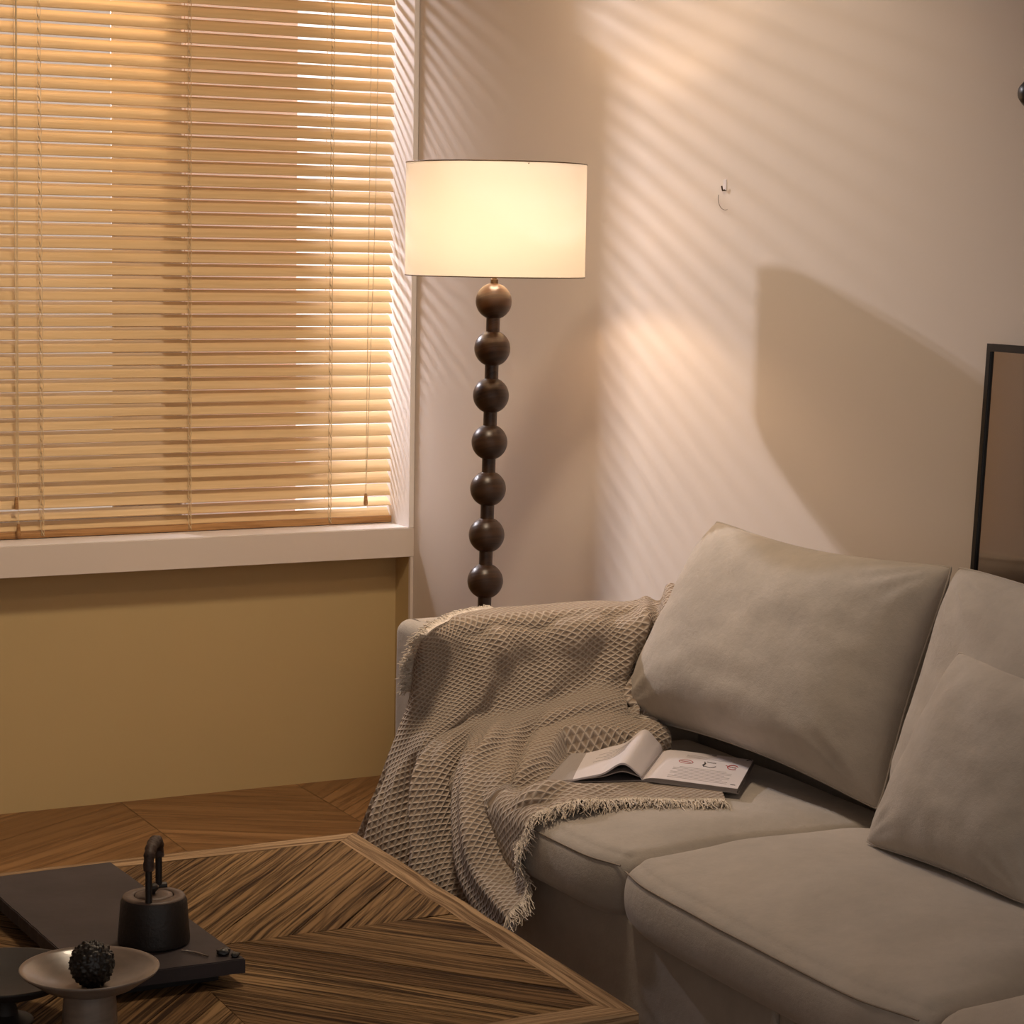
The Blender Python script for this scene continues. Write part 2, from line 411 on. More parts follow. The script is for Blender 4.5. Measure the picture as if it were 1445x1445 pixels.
# ------------------------------------------------------------------ venetian blind
bl = empty('venetian_blind', (1.5, 5.868, .75), 'honey coloured wooden venetian blind hanging in the window recess', 'blind')
YB, XB0, XB1, P0, DP = 5.868, .42, 2.6555, .7665, .03465
TH = math.radians(48)
bm = bmesh.new(); uvl = bm.loops.layers.uv.new('UVMap')
ns = 62
rnd = random.Random(3)
for k in range(ns):
    zc = P0 + k*DP; th = TH + rnd.uniform(-.004, .004); tilt = rnd.uniform(-.0012, .0012)
    if k == 1: th = TH - .30
    hw, nn, tk = .0201, 7, .0024
    def P(s, x, side):
        # s -1 (room side, low) .. 1 (outer, high); slight crown
        a = s*hw; bow = .0022*(1-s*s)
        y = a*math.cos(th) - (bow+side)*math.sin(th); z = a*math.sin(th) + (bow+side)*math.cos(th)
        return Vector((x, YB + y, zc + z + tilt*(x-1.5)/1.1))
    nx = 8
    rows = {}
    for side in (0, tk):
        for j in range(nn):
            for i in range(nx+1):
                rows[(side, j, i)] = bm.verts.new(P(-1+2*j/(nn-1), XB0+(XB1-XB0)*i/nx, -side))
    def F(vs, uvs):
        try: fc = bm.faces.new(vs)
        except ValueError: return
        for l, u in zip(fc.loops, uvs): l[uvl].uv = u
    for j in range(nn-1):
        for i in range(nx):
            a, b_, c, d_ = (j, i), (j, i+1), (j+1, i+1), (j+1, i)
            uvq = [(XB0+(XB1-XB0)*q[1]/nx + k*3.1, q[0]*.007 + k*.3) for q in (a, b_, c, d_)]
            F([rows[(0, *q)] for q in (a, b_, c, d_)], uvq)
            F([rows[(tk, *q)] for q in (d_, c, b_, a)], uvq[::-1])
    for i in range(nx):
        for j, o_ in ((0, 0), (nn-1, 1)):
            vs = [rows[(0, j, i)], rows[(0, j, i+1)], rows[(tk, j, i+1)], rows[(tk, j, i)]]
            uvq = [(q + k*3.1, k*.3) for q in (0, .1, .1, 0)]
            if not o_: vs.reverse()
            F(vs, uvq)
    for i in (0, nx):
        for j in range(nn-1):
            vs = [rows[(0, j, i)], rows[(0, j+1, i)], rows[(tk, j+1, i)], rows[(tk, j, i)]]
            if i: vs.reverse()
            F(vs, [(0, k*.3)]*4)
obj('slats', bm, M['slat'], bl, True, auto=.6)
def uvbox(bm_):
    uvl = bm_.loops.layers.uv.new('UVMap')
    for fc in bm_.faces:
        for l in fc.loops: l[uvl].uv = (l.vert.co.x+l.vert.co.y*.3, l.vert.co.z*1.0+l.vert.co.y)
bm = boxm((XB0, YB-.024, .7415), (XB1, YB+.016, .7605), bev=.002); uvbox(bm); obj('bottom_rail', bm, M['rail'], bl)
bm = boxm((XB0, YB-.03, 2.905), (XB1, YB+.03, 2.948), bev=.002); uvbox(bm); obj('headrail', bm, M['rail'], bl)
def ladder(x, twist=0):
    bm = bmesh.new(); n = 110
    for dy in (-.0235, .018):
        for dx in (-.004, .004) if dy < 0 else (0,):
            pts = []
            for i in range(n+1):
                z = .757 + (2.91-.757)*i/n
                pts.append((x + dx + .0014*math.sin(z*180+dx*500), YB + dy + .0012*math.sin(z*90), z))
            tube(bm, pts, .0009, 5)
    for k in range(ns):
        zc = P0+k*DP-.013
        tube(bm, [(x, YB-.023, zc-.005), (x+.002, YB, zc+.004), (x, YB+.018, zc+.026)], .0008, 4)
        tube(bm, [(x-.004, YB-.025, zc+.011), (x+.004, YB-.0255, zc-.007)], .0014, 4)
    tube(bm, [(x-.004, YB-.0255, .762), (x-.003, YB-.0258, .748), (x+.003, YB-.0258, .748), (x+.004, YB-.0255, .762)], .0012, 5)
    obj('ladder_cord', bm, M['cord'], bl, True)
for x in (1.632, 2.045, 2.462, 1.22, .8): ladder(x)
def lift(x, zend, dx=.008, spread=0.0, label=None):
    bm = bmesh.new(); y = YB-.034
    for s in (0, 1):
        pts = []
        for i in range(41):
            t_ = i/40; z = 2.91 + (zend+.03-2.91)*t_
            pts.append((x + s*dx*(1-t_)**.5*(1 if t_ < .97 else .2) - .006*t_ + .012*spread*math.sin(t_*PI)**2*(s), y-.001*s, z))
        tube(bm, pts, .0009, 5)
    c = obj('lift_cord', bm, M['cord'], bl, True)
    bm = bmesh.new()
    lathe(bm, [(0, .034), (.0035, .033), (.0048, .028), (.0062, .006), (.0055, 0), (0, 0)], (x-.006, y, zend), 14)
    uvbox(bm)
    obj('tassel', bm, M['rail'], c, True)
lift(1.565, .822); lift(1.570, .750, .004); lift(2.575, .795, .012, 1.0)

# ------------------------------------------------------------------ floor lamp
LX, LY = 2.258, 4.44
lamp = empty('floor_lamp', (2.236, LY, 0), 'floor lamp with stacked dark wooden balls and a glowing drum shade', 'lamp')
def lx(z): return 2.26 + (z-1.416)*.0165
ax = Vector((.0165, 0, 1)).normalized()
zs = [1.416-.1043*k for k in range(13)]
bm = bmesh.new(); lathe(bm, [(0, 0), (.15, 0), (.155, .006), (.15, .02), (.12, .026), (.03, .03), (.022, .05), (0, .05)], (lx(0), LY, 0)); uvbox(bm)
obj('base', bm, M['ball'], lamp, True, auto=.6)
bm = bmesh.new(); tube(bm, [(lx(.03), LY, .03), (lx(1.40), LY, 1.40)], .0155, 20); uvbox(bm)
obj('pole', bm, M['ball'], lamp, True, auto=.8)
for z in zs:
    if z < .1: continue
    bm = bmesh.new(); uvl = bm.loops.layers.uv.new('UVMap')
    R_ = .0402
    lathe(bm, [(R_*math.sin(PI*i/24), -R_*math.cos(PI*i/24)) for i in range(25)], (lx(z), LY, z), 40, ax)
    for fc in bm.faces:
        for l in fc.loops: l[uvl].uv = (l.vert.co.x*1.2+z*7, l.vert.co.z+l.vert.co.y*.4)
    obj('ball', bm, M['ball'], lamp, True)
bm = bmesh.new(); lathe(bm, [(.006, 0), (.0085, 0), (.0085, .012), (.0055, .014), (.0055, .05), (.011, .052), (.016, .06), (.016, .10), (.012, .102), (0, .102)], (lx(1.452), LY, 1.452), 24, ax)
obj('socket', bm, M['bronze'], lamp, True, auto=.6)
SZ0, SZ1, SR = 1.4715, 1.7175, .199
sx = 2.262
bm = bmesh.new(); lathe(bm, [(SR, SZ0), (SR, SZ0+.03), (SR, SZ0+.12), (SR, SZ1-.03), (SR, SZ1)], (sx, LY, 0), 96)
shade = obj('lamp_shade', bm, M['shade'], lamp, True)
bm = bmesh.new()
for z in (SZ0, SZ1):
    bm = bmesh.new(); tube(bm, [(sx+SR*math.cos(2*PI*k/96), LY+SR*math.sin(2*PI*k/96), z) for k in range(96)], .0013, 6, closed=True)
    obj('rim', bm, M['bronze'], shade, True)
bm = bmesh.new()
for k in range(3):
    a = 2*PI*k/3+.4; tube(bm, [(sx, LY, 1.56), (sx+SR*.5*math.cos(a), LY+SR*.5*math.sin(a), SZ1-.012), (sx+SR*math.cos(a), LY+SR*math.sin(a), SZ1-.004)], .0018, 6)
obj('spider', bm, M['bronze'], lamp, True)
bm = bmesh.new(); lathe(bm, [(.034*math.sin(PI*i/14), -.034*math.cos(PI*i/14)) for i in range(15)], (sx, LY, 1.560), 24)
obj('bulb', bm, M['bulb'], lamp, True)

# ------------------------------------------------------------------ wall fittings
hk = empty('wall_hook', (2.672, 4.151, 1.667), 'small nail hook holding a thin clear wire ring on the bright wall', 'hook')
bm = bmesh.new(); tube(bm, [(2.676, 4.151, 1.668), (2.667, 4.152, 1.666), (2.665, 4.153, 1.676)], .0020, 8); obj('nail', bm, M['bronze'], hk, True)
bm = bmesh.new(); box(bm, (2.672, 4.146, 1.667), (2.6755, 4.158, 1.690), bev=.0008); obj('adhesive_patch', bm, M['paper'], hk)
bm = bmesh.new(); tube(bm, [(2.668, 4.140+.030*math.sin(a), 1.650-.026*math.cos(a)) for a in [(-.25+2.1*i/30) for i in range(31)]], .0006, 6); obj('wire_ring', bm, M['bronze'], hk, True)
bm = bmesh.new(); lathe(bm, [(0, 0), (.012, 0), (.012, .012), (.022, .02), (.024, .03), (.016, .04), (0, .042)], (2.676, 3.137, 1.822), 24, (-1, 0, 0))
tag(obj('wall_peg', bm, M['black'], None, True), 'round black coat peg fixed high on the wall above the mirror', 'coat peg')

# ------------------------------------------------------------------ leaning mirror
mr_ = empty('leaning_mirror', (2.60, 2.8, 0), 'large black framed mirror leaning on the wall behind the sofa', 'mirror')
def lean(p):   # p: (y, h, depth) in the mirror's own plane
    y, h_, dd = p; a = .042
    return Vector((2.588 + h_*math.sin(a) + dd*math.cos(a), y, .0+h_*math.cos(a) - dd*math.sin(a)+.001))
def lbox(bm, y0, y1, h0, h1, d0, d1):
    r = bmesh.ops.create_cube(bm, size=1)
    for v in r['verts']: v.co = lean((y0+(y1-y0)*(v.co.x+.5), h0+(h1-h0)*(v.co.y+.5), d0+(d1-d0)*(v.co.z+.5)))
    bmesh.ops.bevel(bm, geom=list({e for v in r['verts'] for e in v.link_edges}), offset=.001, segments=2, affect='EDGES')
MY0, MY1, MH = 2.42, 3.218, 1.377
bm = bmesh.new()
lbox(bm, MY1-.008, MY1, 0, MH, 0, .012); lbox(bm, MY0, MY0+.008, 0, MH, 0, .012)
lbox(bm, MY0+.01, MY1-.01, MH-.012, MH, 0, .012); lbox(bm, MY0+.01, MY1-.01, 0, .012, 0, .012)
obj('frame', bm, M['black'], mr_)
bm = bmesh.new(); lbox(bm, MY0+.007, MY1-.007, .01, MH-.01, .005, .009); obj('mirror_glass', bm, M['mirror'], mr_)

# ------------------------------------------------------------------ sofa
SX = 1.85
sofa = empty('sofa', (2.2, 3.0, 0), 'beige suede sofa with puffy seat and back cushions along the wall', 'sofa')
def sst(a, b_, x):
    t_ = max(0, min(1, (x-a)/(b_-a))); return t_*t_*(3-2*t_)
def fbm(p, s): return noise.noise(Vector(p)*s)
bm = bmesh.new(); rbox(bm, (SX+.02, 2.703, .045), (2.50, 3.93, .425), .012, (6, 14, 6)); obj('base_frame', bm, M['sofa'], sofa, True)
bm = bmesh.new(); rbox(bm, (SX+.02, 1.35, .045), (2.50, 2.697, .425), .012, (6, 14, 6)); obj('base_frame', bm, M['sofa'], sofa, True)
for y in (1.45, 2.6, 3.98):
    for x in (1.93, 2.45):
        bm = bmesh.new(); lathe(bm, [(0, 0), (.018, 0), (.022, .045), (0, .046)], (x, y, 0), 16); obj('foot', bm, M['black'], sofa)
def armfn(u, P):
    P = P.copy()
    if u.z > 0: P.z += .006*(1-u.y**2)*u.z
    P.y += .003*fbm(P, 6)
    return P
bm = bmesh.new(); rbox(bm, (SX-.004, 3.915, .045), (2.58, 4.052, .788), .026, (26, 8, 24), armfn); arm = obj('armrest', bm, M['sofa'], sofa, True)
bm = bmesh.new(); pts = []
for i in range(15):
    a = PI/2*i/14; pts.append((SX-.004+.028, 0, 0))
rr = .026
arc = [(SX+.022, 4.045, .30+.0), (SX+.022, 4.0528, .45), (SX+.022, 4.0528, .755)]
seam = [(SX+.023, 4.0527, .10+.06*i) for i in range(11)] + [(SX+.023, 4.026+.0267*math.cos(a), .762+.0285*math.sin(a)) for a in [PI/2*i/6 for i in range(7)]] + \
       [(SX+.023, 4.02-.015*i, .7925+.002*math.sin(i)) for i in range(1, 6)] + [(SX+.023, 3.941-.0267*math.sin(a), .762+.0285*math.cos(a)) for a in [PI/2*i/6 for i in range(7)]] + [(SX+.023, 3.9143, .74-.06*i) for i in range(10)]
tube(bm, seam, .0014, 6); obj('seam', bm, M['thread'], arm, True)
bm = bmesh.new(); rbox(bm, (2.49, 1.35, .045), (2.572, 3.93, .70), .025, (4, 30, 12)); obj('back_frame', bm, M['sofa'], sofa, True)
# seat cushions
def seat(y0, y1, seed, x0=SX, puff=.03, r=.03):
    def fn(u, P):
        P = P.copy(); e = sst(0, .75, 1-abs(u.x))*sst(0, .22, 1-abs(u.y))
        P.z += sst(-.2, 1, u.z)*(puff*e + .003*fbm((P.x+seed, P.y, 0), 5) + .008*fbm((P.x+seed, P.y, 3), 1.6))
        if u.x < 0: P.x -= (.014*(1-u.z**2) + .008*(1-u.y**2))*(-u.x) + .003*fbm((seed, P.y*1, P.z), 9)
        # corners in plan are rounded in
        P.x += .022*sst(.6, 1, abs(u.y))**2*sst(.3, 1, -u.x)
        P.y -= .006*u.y*u.z**2
        return P
    bm = bmesh.new(); rbox(bm, (x0, y0, .408), (2.46, y1, .530), r, (26, 30, 8), fn)
    c = obj('seat_cushion', bm, M['sofa'], sofa, True)
    # stitched seam along the top front edge and down both sides
    def sp_(x, y):
        u = Vector(((x-(x0+2.46)/2)/((2.46-x0)/2), (y-(y0+y1)/2)/((y1-y0)/2), .42))
        return u
    pts = []
    n = 60
    for i in range(n+1):
        y = y0+.012+(y1-y0-.024)*i/n
        u = Vector((-1, (y-(y0+y1)/2)/((y1-y0)/2), .6))
        P = fn(u, Vector((x0+.0015, y, .508))); pts.append((P.x-.0012, P.y, P.z))
    bm = bmesh.new(); tube(bm, pts, .0015, 6); obj('seam', bm, M['thread'], c, True)
    return c
seat(3.142, 3.905, 1.0, puff=.018); seat(2.322, 3.138, 5.0, puff=.030, x0=SX-.010, r=.034); seat(1.50, 2.318, 9.0, puff=.032, x0=SX-.012, r=.034)

def pillow(name, TL, TR, BL, BR, T, parent, m, pull=.05, pullv=None, seed=0, n=56, wr=.006, sag=0, label=None, power=2.6, outward=-1, asym=0):
    """TL..BR: corner points of the mid plane; T: half thickness"""
    TL, TR, BL, BR = map(Vector, (TL, TR, BL, BR))
    nrm = ((TR-TL).cross(BL-TL)).normalized()
    if nrm.x*outward < 0: nrm = -nrm      # nrm points to the room
    bm = bmesh.new(); V = {}
    def pos(u, v, s):
        k_ = 1-.03*(abs(u)*abs(v))**7
        uu = k_*u*(1-pull*(1-v*v)); vv = k_*v*(1-(pullv or pull)*(1-u*u))
        a, b_ = (uu+1)/2, (vv+1)/2
        P = (TL*(1-a)+TR*a)*(1-b_) + (BL*(1-a)+BR*a)*b_
        prof = (max(0, 1-abs(u)**power)*max(0, 1-abs(v)**power))**.55
        low = 1 + sag*v
        t_ = T*prof*low*(1 if s > 0 else .85)
        # creases radiating from the corners and soft dents
        cr = 0
        for cu, cv in ((-1, -1), (1, -1), (-1, 1), (1, 1)):
            du, dv = u-cu, v-cv; rr = math.hypot(du, dv); ang = math.atan2(dv, du)
            cr += math.sin(ang*16+seed+cu*2+cv)*math.exp(-((rr-.30)/.22)**2)*.6
        wv_ = wr*(cr + 1.6*noise.noise(Vector((u*2.1+seed, v*2.1, s)))+.7*noise.noise(Vector((u*5+seed, v*5, s))))*min(1, prof*1.8)
        return P + nrm*(s*(t_+wv_ if s > 0 else t_))
    L = [-math.cos(PI*i/n) for i in range(n+1)]
    L = [.55*l+.45*(-1+2*i/n) for i, l in enumerate(L)]
    for s in (1, -1):
        for i, u in enumerate(L):
            for j, v in enumerate(L):
                if s < 0 and (i in (0, n) or j in (0, n)): V[(s, i, j)] = V[(1, i, j)]
                else: V[(s, i, j)] = bm.verts.new(pos(u, v, s))
    for s in (1, -1):
        for i in range(n):
            for j in range(n):
                q = [V[(s, i, j)], V[(s, i+1, j)], V[(s, i+1, j+1)], V[(s, i, j+1)]]
                if s < 0: q.reverse()
                bm.faces.new(q)
    bmesh.ops.recalc_face_normals(bm, faces=bm.faces)
    o = obj(name, bm, m, parent, True)
    bm = bmesh.new(); ring = [pos(u, -1, 1) for u in L[:-1]] + [pos(1, v, 1) for v in L[:-1]] + [pos(u, 1, 1) for u in L[:0:-1]] + [pos(-1, v, 1) for v in L[:0:-1]]
    tube(bm, ring, .0022, 6, closed=True); obj('seam', bm, M['cushion'], o, True)
    return o
pillow('back_cushion', (2.50, 3.885, .985), (2.50, 3.10, .995), (2.275, 3.875, .592), (2.37, 3.12, .555), .115, sofa, M['cushion'], pull=.045, pullv=.115, seed=2, wr=.0045, power=3.0, sag=.12)
pillow('back_cushion', (2.50, 3.10, .997), (2.50, 2.30, .97), (2.37, 3.10, .565), (2.36, 2.33, .565), .11, sofa, M['cushion'], pull=.04, seed=5, wr=.006, power=3.4, sag=.12)
pillow('back_cushion', (2.50, 2.27, .97), (2.50, 1.50, .97), (2.37, 2.29, .565), (2.36, 1.52, .565), .11, sofa, M['cushion'], pull=.04, seed=8, wr=.006, power=3.4, sag=.12)
sp_ = pillow('throw_pillow', (2.37, 2.925, .882), (2.375, 2.50, .86), (2.205, 2.945, .563), (2.215, 2.545, .563), .078, None, M['cushion'], pull=.05, seed=11, wr=.0032, power=2.6)
tag(sp_, 'small square beige pillow leaning against the second back cushion', 'pillow')

# ------------------------------------------------------------------ waffle knit throw
W = [
[[1.835, 3.937, 0.664], [1.835, 3.919, 0.731], [1.828, 3.851, 0.795], [1.944, 3.959, 0.8], [2.039, 4.005, 0.8], [2.148, 4.01, 0.8], [2.276, 4.015, 0.805], [2.341, 3.98, 0.805], [2.403, 3.969, 0.815], [2.447, 3.924, 0.84], [2.5, 3.876, 0.85]],
[[1.82, 3.93, 0.627], [1.83, 3.894, 0.687], [1.883, 3.895, 0.743], [1.953, 3.895, 0.763], [2.023, 3.895, 0.772], [2.119, 3.895, 0.776], [2.223, 3.89, 0.782], [2.289, 3.875, 0.78], [2.344, 3.87, 0.789], [2.397, 3.86, 0.802], [2.457, 3.86, 0.809]],
[[1.8, 3.926, 0.582], [1.82, 3.888, 0.628], [1.88, 3.885, 0.659], [1.947, 3.88, 0.685], [2.025, 3.88, 0.699], [2.121, 3.88, 0.708], [2.216, 3.875, 0.719], [2.273, 3.86, 0.714], [2.315, 3.86, 0.715], [2.345, 3.84, 0.716], [2.396, 3.84, 0.713]],
[[1.785, 3.932, 0.538], [1.8, 3.885, 0.564], [1.83, 3.834, 0.598], [1.917, 3.865, 0.616], [1.992, 3.86, 0.627], [2.095, 3.86, 0.641], [2.189, 3.855, 0.657], [2.252, 3.85, 0.663], [2.271, 3.83, 0.646], [2.268, 3.8, 0.635], [2.301, 3.79, 0.631]],
[[1.775, 3.942, 0.493], [1.785, 3.884, 0.517], [1.81, 3.826, 0.569], [1.88, 3.82, 0.599], [1.959, 3.81, 0.61], [2.048, 3.8, 0.627], [2.137, 3.79, 0.644], [2.207, 3.785, 0.642], [2.242, 3.775, 0.623], [2.262, 3.765, 0.606], [2.292, 3.76, 0.597]],
[[1.765, 3.947, 0.459], [1.775, 3.881, 0.462], [1.79, 3.81, 0.519], [1.83, 3.77, 0.568], [1.896, 3.73, 0.587], [1.985, 3.725, 0.595], [2.068, 3.72, 0.603], [2.144, 3.715, 0.598], [2.213, 3.71, 0.591], [2.256, 3.7, 0.591], [2.278, 3.69, 0.577]],
[[1.755, 3.954, 0.424], [1.765, 3.871, 0.416], [1.78, 3.787, 0.455], [1.8, 3.73, 0.501], [1.84, 3.676, 0.537], [1.888, 3.597, 0.57], [1.988, 3.616, 0.57], [2.079, 3.613, 0.565], [2.152, 3.605, 0.56], [2.232, 3.632, 0.555], [2.291, 3.657, 0.55]],
[[1.75, 3.97, 0.394], [1.755, 3.861, 0.37], [1.77, 3.758, 0.395], [1.785, 3.69, 0.424], [1.8, 3.584, 0.468], [1.84, 3.55, 0.506], [1.886, 3.49, 0.565], [2.004, 3.508, 0.56], [2.075, 3.487, 0.555], [2.159, 3.473, 0.55], [2.249, 3.481, 0.545]],
[[1.745, 3.982, 0.367], [1.75, 3.859, 0.336], [1.765, 3.739, 0.345], [1.775, 3.643, 0.369], [1.79, 3.513, 0.401], [1.825, 3.49, 0.456], [1.855, 3.457, 0.526], [1.907, 3.414, 0.562], [2.009, 3.4, 0.555], [2.086, 3.354, 0.55], [2.17, 3.316, 0.545]],
[[1.745, 4.002, 0.314], [1.75, 3.874, 0.268], [1.765, 3.712, 0.283], [1.775, 3.581, 0.305], [1.79, 3.379, 0.363], [1.815, 3.446, 0.453], [1.848, 3.422, 0.53], [1.905, 3.396, 0.56], [2.004, 3.383, 0.553], [2.076, 3.333, 0.548], [2.163, 3.3, 0.543]],
]
def cr(p0, p1, p2, p3, t):
    return .5*((2*p1)+(p2-p0)*t+(2*p0-5*p1+4*p2-p3)*t*t+(3*p1-p0-3*p2+p3)*t*t*t)
NR, NC = len(W), len(W[0])
G = [[Vector(c) for c in r] for r in W]
def surf(v, u):
    """v 0..NR-1, u 0..NC-1"""
    i = min(int(v), NR-2); j = min(int(u), NC-2); tv, tu = v-i, u-j
    rows = []
    for di in (-1, 0, 1, 2):
        ii = max(0, min(NR-1, i+di)); q = [G[ii][max(0, min(NC-1, j+dj))] for dj in (-1, 0, 1, 2)]
        rows.append(cr(*q, tu))
    return cr(*rows, tv)
def sst(a, b_, x):
    t_ = max(0, min(1, (x-a)/(b_-a))); return t_*t_*(3-2*t_)
def push(P, lo, hi, r, mgn):
    c, h = (lo+hi)/2, (hi-lo)/2
    q = P-c; k = Vector((max(-(h[i]-r), min(h[i]-r, q[i])) for i in range(3)))
    d = q-k
    if d.length > 1e-6:
        if d.length < r+mgn: return c+k+d.normalized()*(r+mgn)
        return P
    # deep inside: leave by the nearest of top, front (-x) and room side (-y)
    dist = [(h.z-q.z, Vector((0, 0, 1))), (h.x+q.x, Vector((-1, 0, 0))), (h.y+q.y, Vector((0, -1, 0)))]
    a, n_ = min(dist, key=lambda t: t[0])
    return P + n_*(a+mgn)
def folded(v, u):
    P = surf(v, u)
    e = .02
    du = surf(v, min(NC-1, u+e))-surf(v, max(0, u-e)); dv = surf(min(NR-1, v+e), u)-surf(max(0, v-e), u)
    n_ = du.cross(dv)
    if n_.length > 1e-9: n_.normalize()
    if n_.dot(Vector((-.5, -.6, .6))) < 0: n_ = -n_
    hang = sst(3.2, 5.5, v)*(1-sst(4.4, 5.6, u))
    face = sst(.2, 1.2, v)*(1-sst(2.6, 3.6, v))*sst(1.5, 2.6, u)
    seatz = sst(4.0, 4.6, v)*sst(4.4, 5.6, u)*(1-sst(7.3, 8.3, v))
    d_ = 0
    d_ += hang*sst(0, .8, u)*.024*(2*abs(math.sin(PI*(u*.60 - .10 + .03*v)))-1.15)*1.25
    d_ += hang*.006*math.sin(2*PI*(u*1.7 + .3))
    d_ += face*(.006+.008*math.sin(2*PI*(u*.52 + .22*v + .1))) + face*.003*math.sin(2*PI*(u*1.25 - .35*v))
    d_ += seatz*.015*(2*abs(math.sin(PI*(v*.50 + .09*u + .30)))-1)
    bunch = sst(7.4, 8.2, u)*(1-sst(3.6, 4.4, v))
    d_ += bunch*.014*math.sin(2*PI*(u*.95 + .05*v))
    d_ += .002*noise.noise(P*14)
    P = P + n_*d_
    Q = P.copy()
    # keep clear of the arm, the seat cushion and below the magazine
    P = push(P, Vector((1.842, 3.912, 0)), Vector((2.6, 4.056, .798)), .026, .007)
    ux, uy = (P.x-(SX+2.46)/2)/((2.46-SX)/2), (P.y-(3.142+3.905)/2)/((3.905-3.142)/2)
    tz = .531 + .018*max(0, 1-abs(ux)**2.4)*max(0, 1-uy**4) + .006
    P = push(P, Vector((1.832, 3.135, .40)), Vector((2.5, 3.905, tz)), .030, .006)
    # the magazine presses the cloth flat
    dx, dy = P.x-2.081, P.y-3.458
    for rx, ry in ((.123, -.135), (-.176, .054)):
        det = .157*ry-.184*rx
        b1 = (dx*ry-dy*rx)/det; a1 = (.157*dy-.184*dx)/det
        w_ = min(sst(-.12, -.02, a1), sst(-.16, -.04, b1), 1-sst(1.04, 1.16, b1))
        if a1 > 1: w_ = min(w_, 1-sst(1.03, 1.15, a1))
        if w_ > 0 and P.z > .5625: P.z += (.5625-P.z)*w_
    return P, Q
# the throw's UVs follow real lengths so that the cells keep their size
NV, NU = 190, 210
both = [[folded((NR-1)*i/NV, (NC-1)*j/NU) for j in range(NU+1)] for i in range(NV+1)]
grid = [[q[0] for q in r] for r in both]; free = [[q[1] for q in r] for r in both]
bm = bmesh.new(); uvl = bm.loops.layers.uv.new('UVMap')
vt = [[bm.verts.new(p) for p in r] for r in free]
# average arc lengths
UU = [0]; 
for j in range(NU): UU.append(UU[-1]+sum((grid[i][j+1]-grid[i][j]).length for i in range(0, NV, 6))/len(range(0, NV, 6)))
VVc = [[0]*(NU+1) for _ in range(NV+1)]
for j in range(NU+1):
    for i in range(NV): VVc[i+1][j] = VVc[i][j]+(grid[i+1][j]-grid[i][j]).length
UVr = [[0]*(NU+1) for _ in range(NV+1)]
for i in range(NV+1):
    for j in range(NU): UVr[i][j+1] = UVr[i][j] + .5*(grid[i][j+1]-grid[i][j]).length + .5*(UU[j+1]-UU[j])
for i in range(NV):
    for j in range(NU):
        fc = bm.faces.new((vt[i][j], vt[i][j+1], vt[i+1][j+1], vt[i+1][j]))
        for l, (a, c) in zip(fc.loops, ((i, j), (i, j+1), (i+1, j+1), (i+1, j))): l[uvl].uv = (UVr[a][c], VVc[a][c])
# small relaxation so that pushed places stay smooth
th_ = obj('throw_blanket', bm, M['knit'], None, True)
bpy.context.view_layer.objects.active = th_; th_.select_set(True)
bpy.ops.object.mode_set(mode='EDIT'); bpy.ops.mesh.select_all(action='SELECT')
bpy.ops.uv.unwrap(method='ANGLE_BASED', margin=0)
bpy.ops.object.mode_set(mode='OBJECT'); th_.select_set(False)
me_ = th_.data; uvd = me_.uv_layers.active.data; A3 = A2 = 0
for p_ in me_.polygons:
    A3 += p_.area; q = [uvd[i].uv for i in p_.loop_indices]
    A2 += abs(sum(q[i][0]*q[(i+1) % len(q)][1]-q[(i+1) % len(q)][0]*q[i][1] for i in range(len(q)))/2)
k_ = math.sqrt(A3/A2)
for d_ in uvd: d_.uv = d_.uv*k_
for v_, p_ in zip(me_.vertices, [p for r in grid for p in r]): v_.co = p_
tag(th_, 'beige waffle knit throw draped over the sofa arm and seat edge with fringe', 'blanket')
sm = th_.modifiers.new('thick', 'SOLIDIFY'); sm.thickness = .004; sm.offset = 0
# fringe
def fringe(path, outd, ln=.028, dens=260, seed=1, drop=.6, rad=.0011, spread=.35):
    rnd = random.Random(seed); bm = bmesh.new()
    L_ = sum((b_-a).length for a, b_ in zip(path, path[1:])); n_ = int(L_*dens)
    for q in range(n_):
        t_ = (q+rnd.random())/n_*(len(path)-1); i = min(int(t_), len(path)-2); p = path[i].lerp(path[i+1], t_-i)
        tg = (path[i+1]-path[i]).normalized(); o_ = Vector(outd(p) if callable(outd) else outd).normalized()
        l_ = ln*rnd.uniform(.6, 1.25); dr = (o_ + tg*rnd.uniform(-spread, spread)+Vector((rnd.uniform(-.2, .2), rnd.uniform(-.2, .2), rnd.uniform(-.15, .3)))).normalized()
        pts = [p - o_*.004 + Vector((0, 0, .001))]
        for s in range(1, 5):
            pts.append(p + dr*l_*s/4 + Vector((0, 0, -drop*l_*(s/4)**2)) + Vector((rnd.uniform(-1, 1), rnd.uniform(-1, 1), rnd.uniform(-.2, 1)))*.0016*s)
        tube(bm, pts, rad, 4, rs=[rad*1.5, rad*1.3, rad, rad*.8, rad*.5])
    o = obj('fringe', bm, M['fringe'], th_, True, kind='stuff'); return o
hemA = [grid[0][j] for j in range(0, int(NU*.42), 2)]
fringe(hemA, lambda p: (-.8, .25, .25) if p.z < .79 else (-.35, .8, .25), .024, 1100, 1, .5, .0013)
hemB = [grid[NV][j] for j in range(int(NU*.405), NU+1, 2)]
fringe(hemB, lambda p: (-.45, -.8, -.05) if p.z > .53 else (-.3, -.95, -.25), .036, 1100, 2, .35, .0013)
fc0 = Vector((2.262, 3.735, .603))
fringe([fc0, fc0+Vector((.035, .02, .004)), fc0+Vector((.05, .055, .006))], (-.75, .15, .05), .05, 700, 3, .2, .0014, .5)

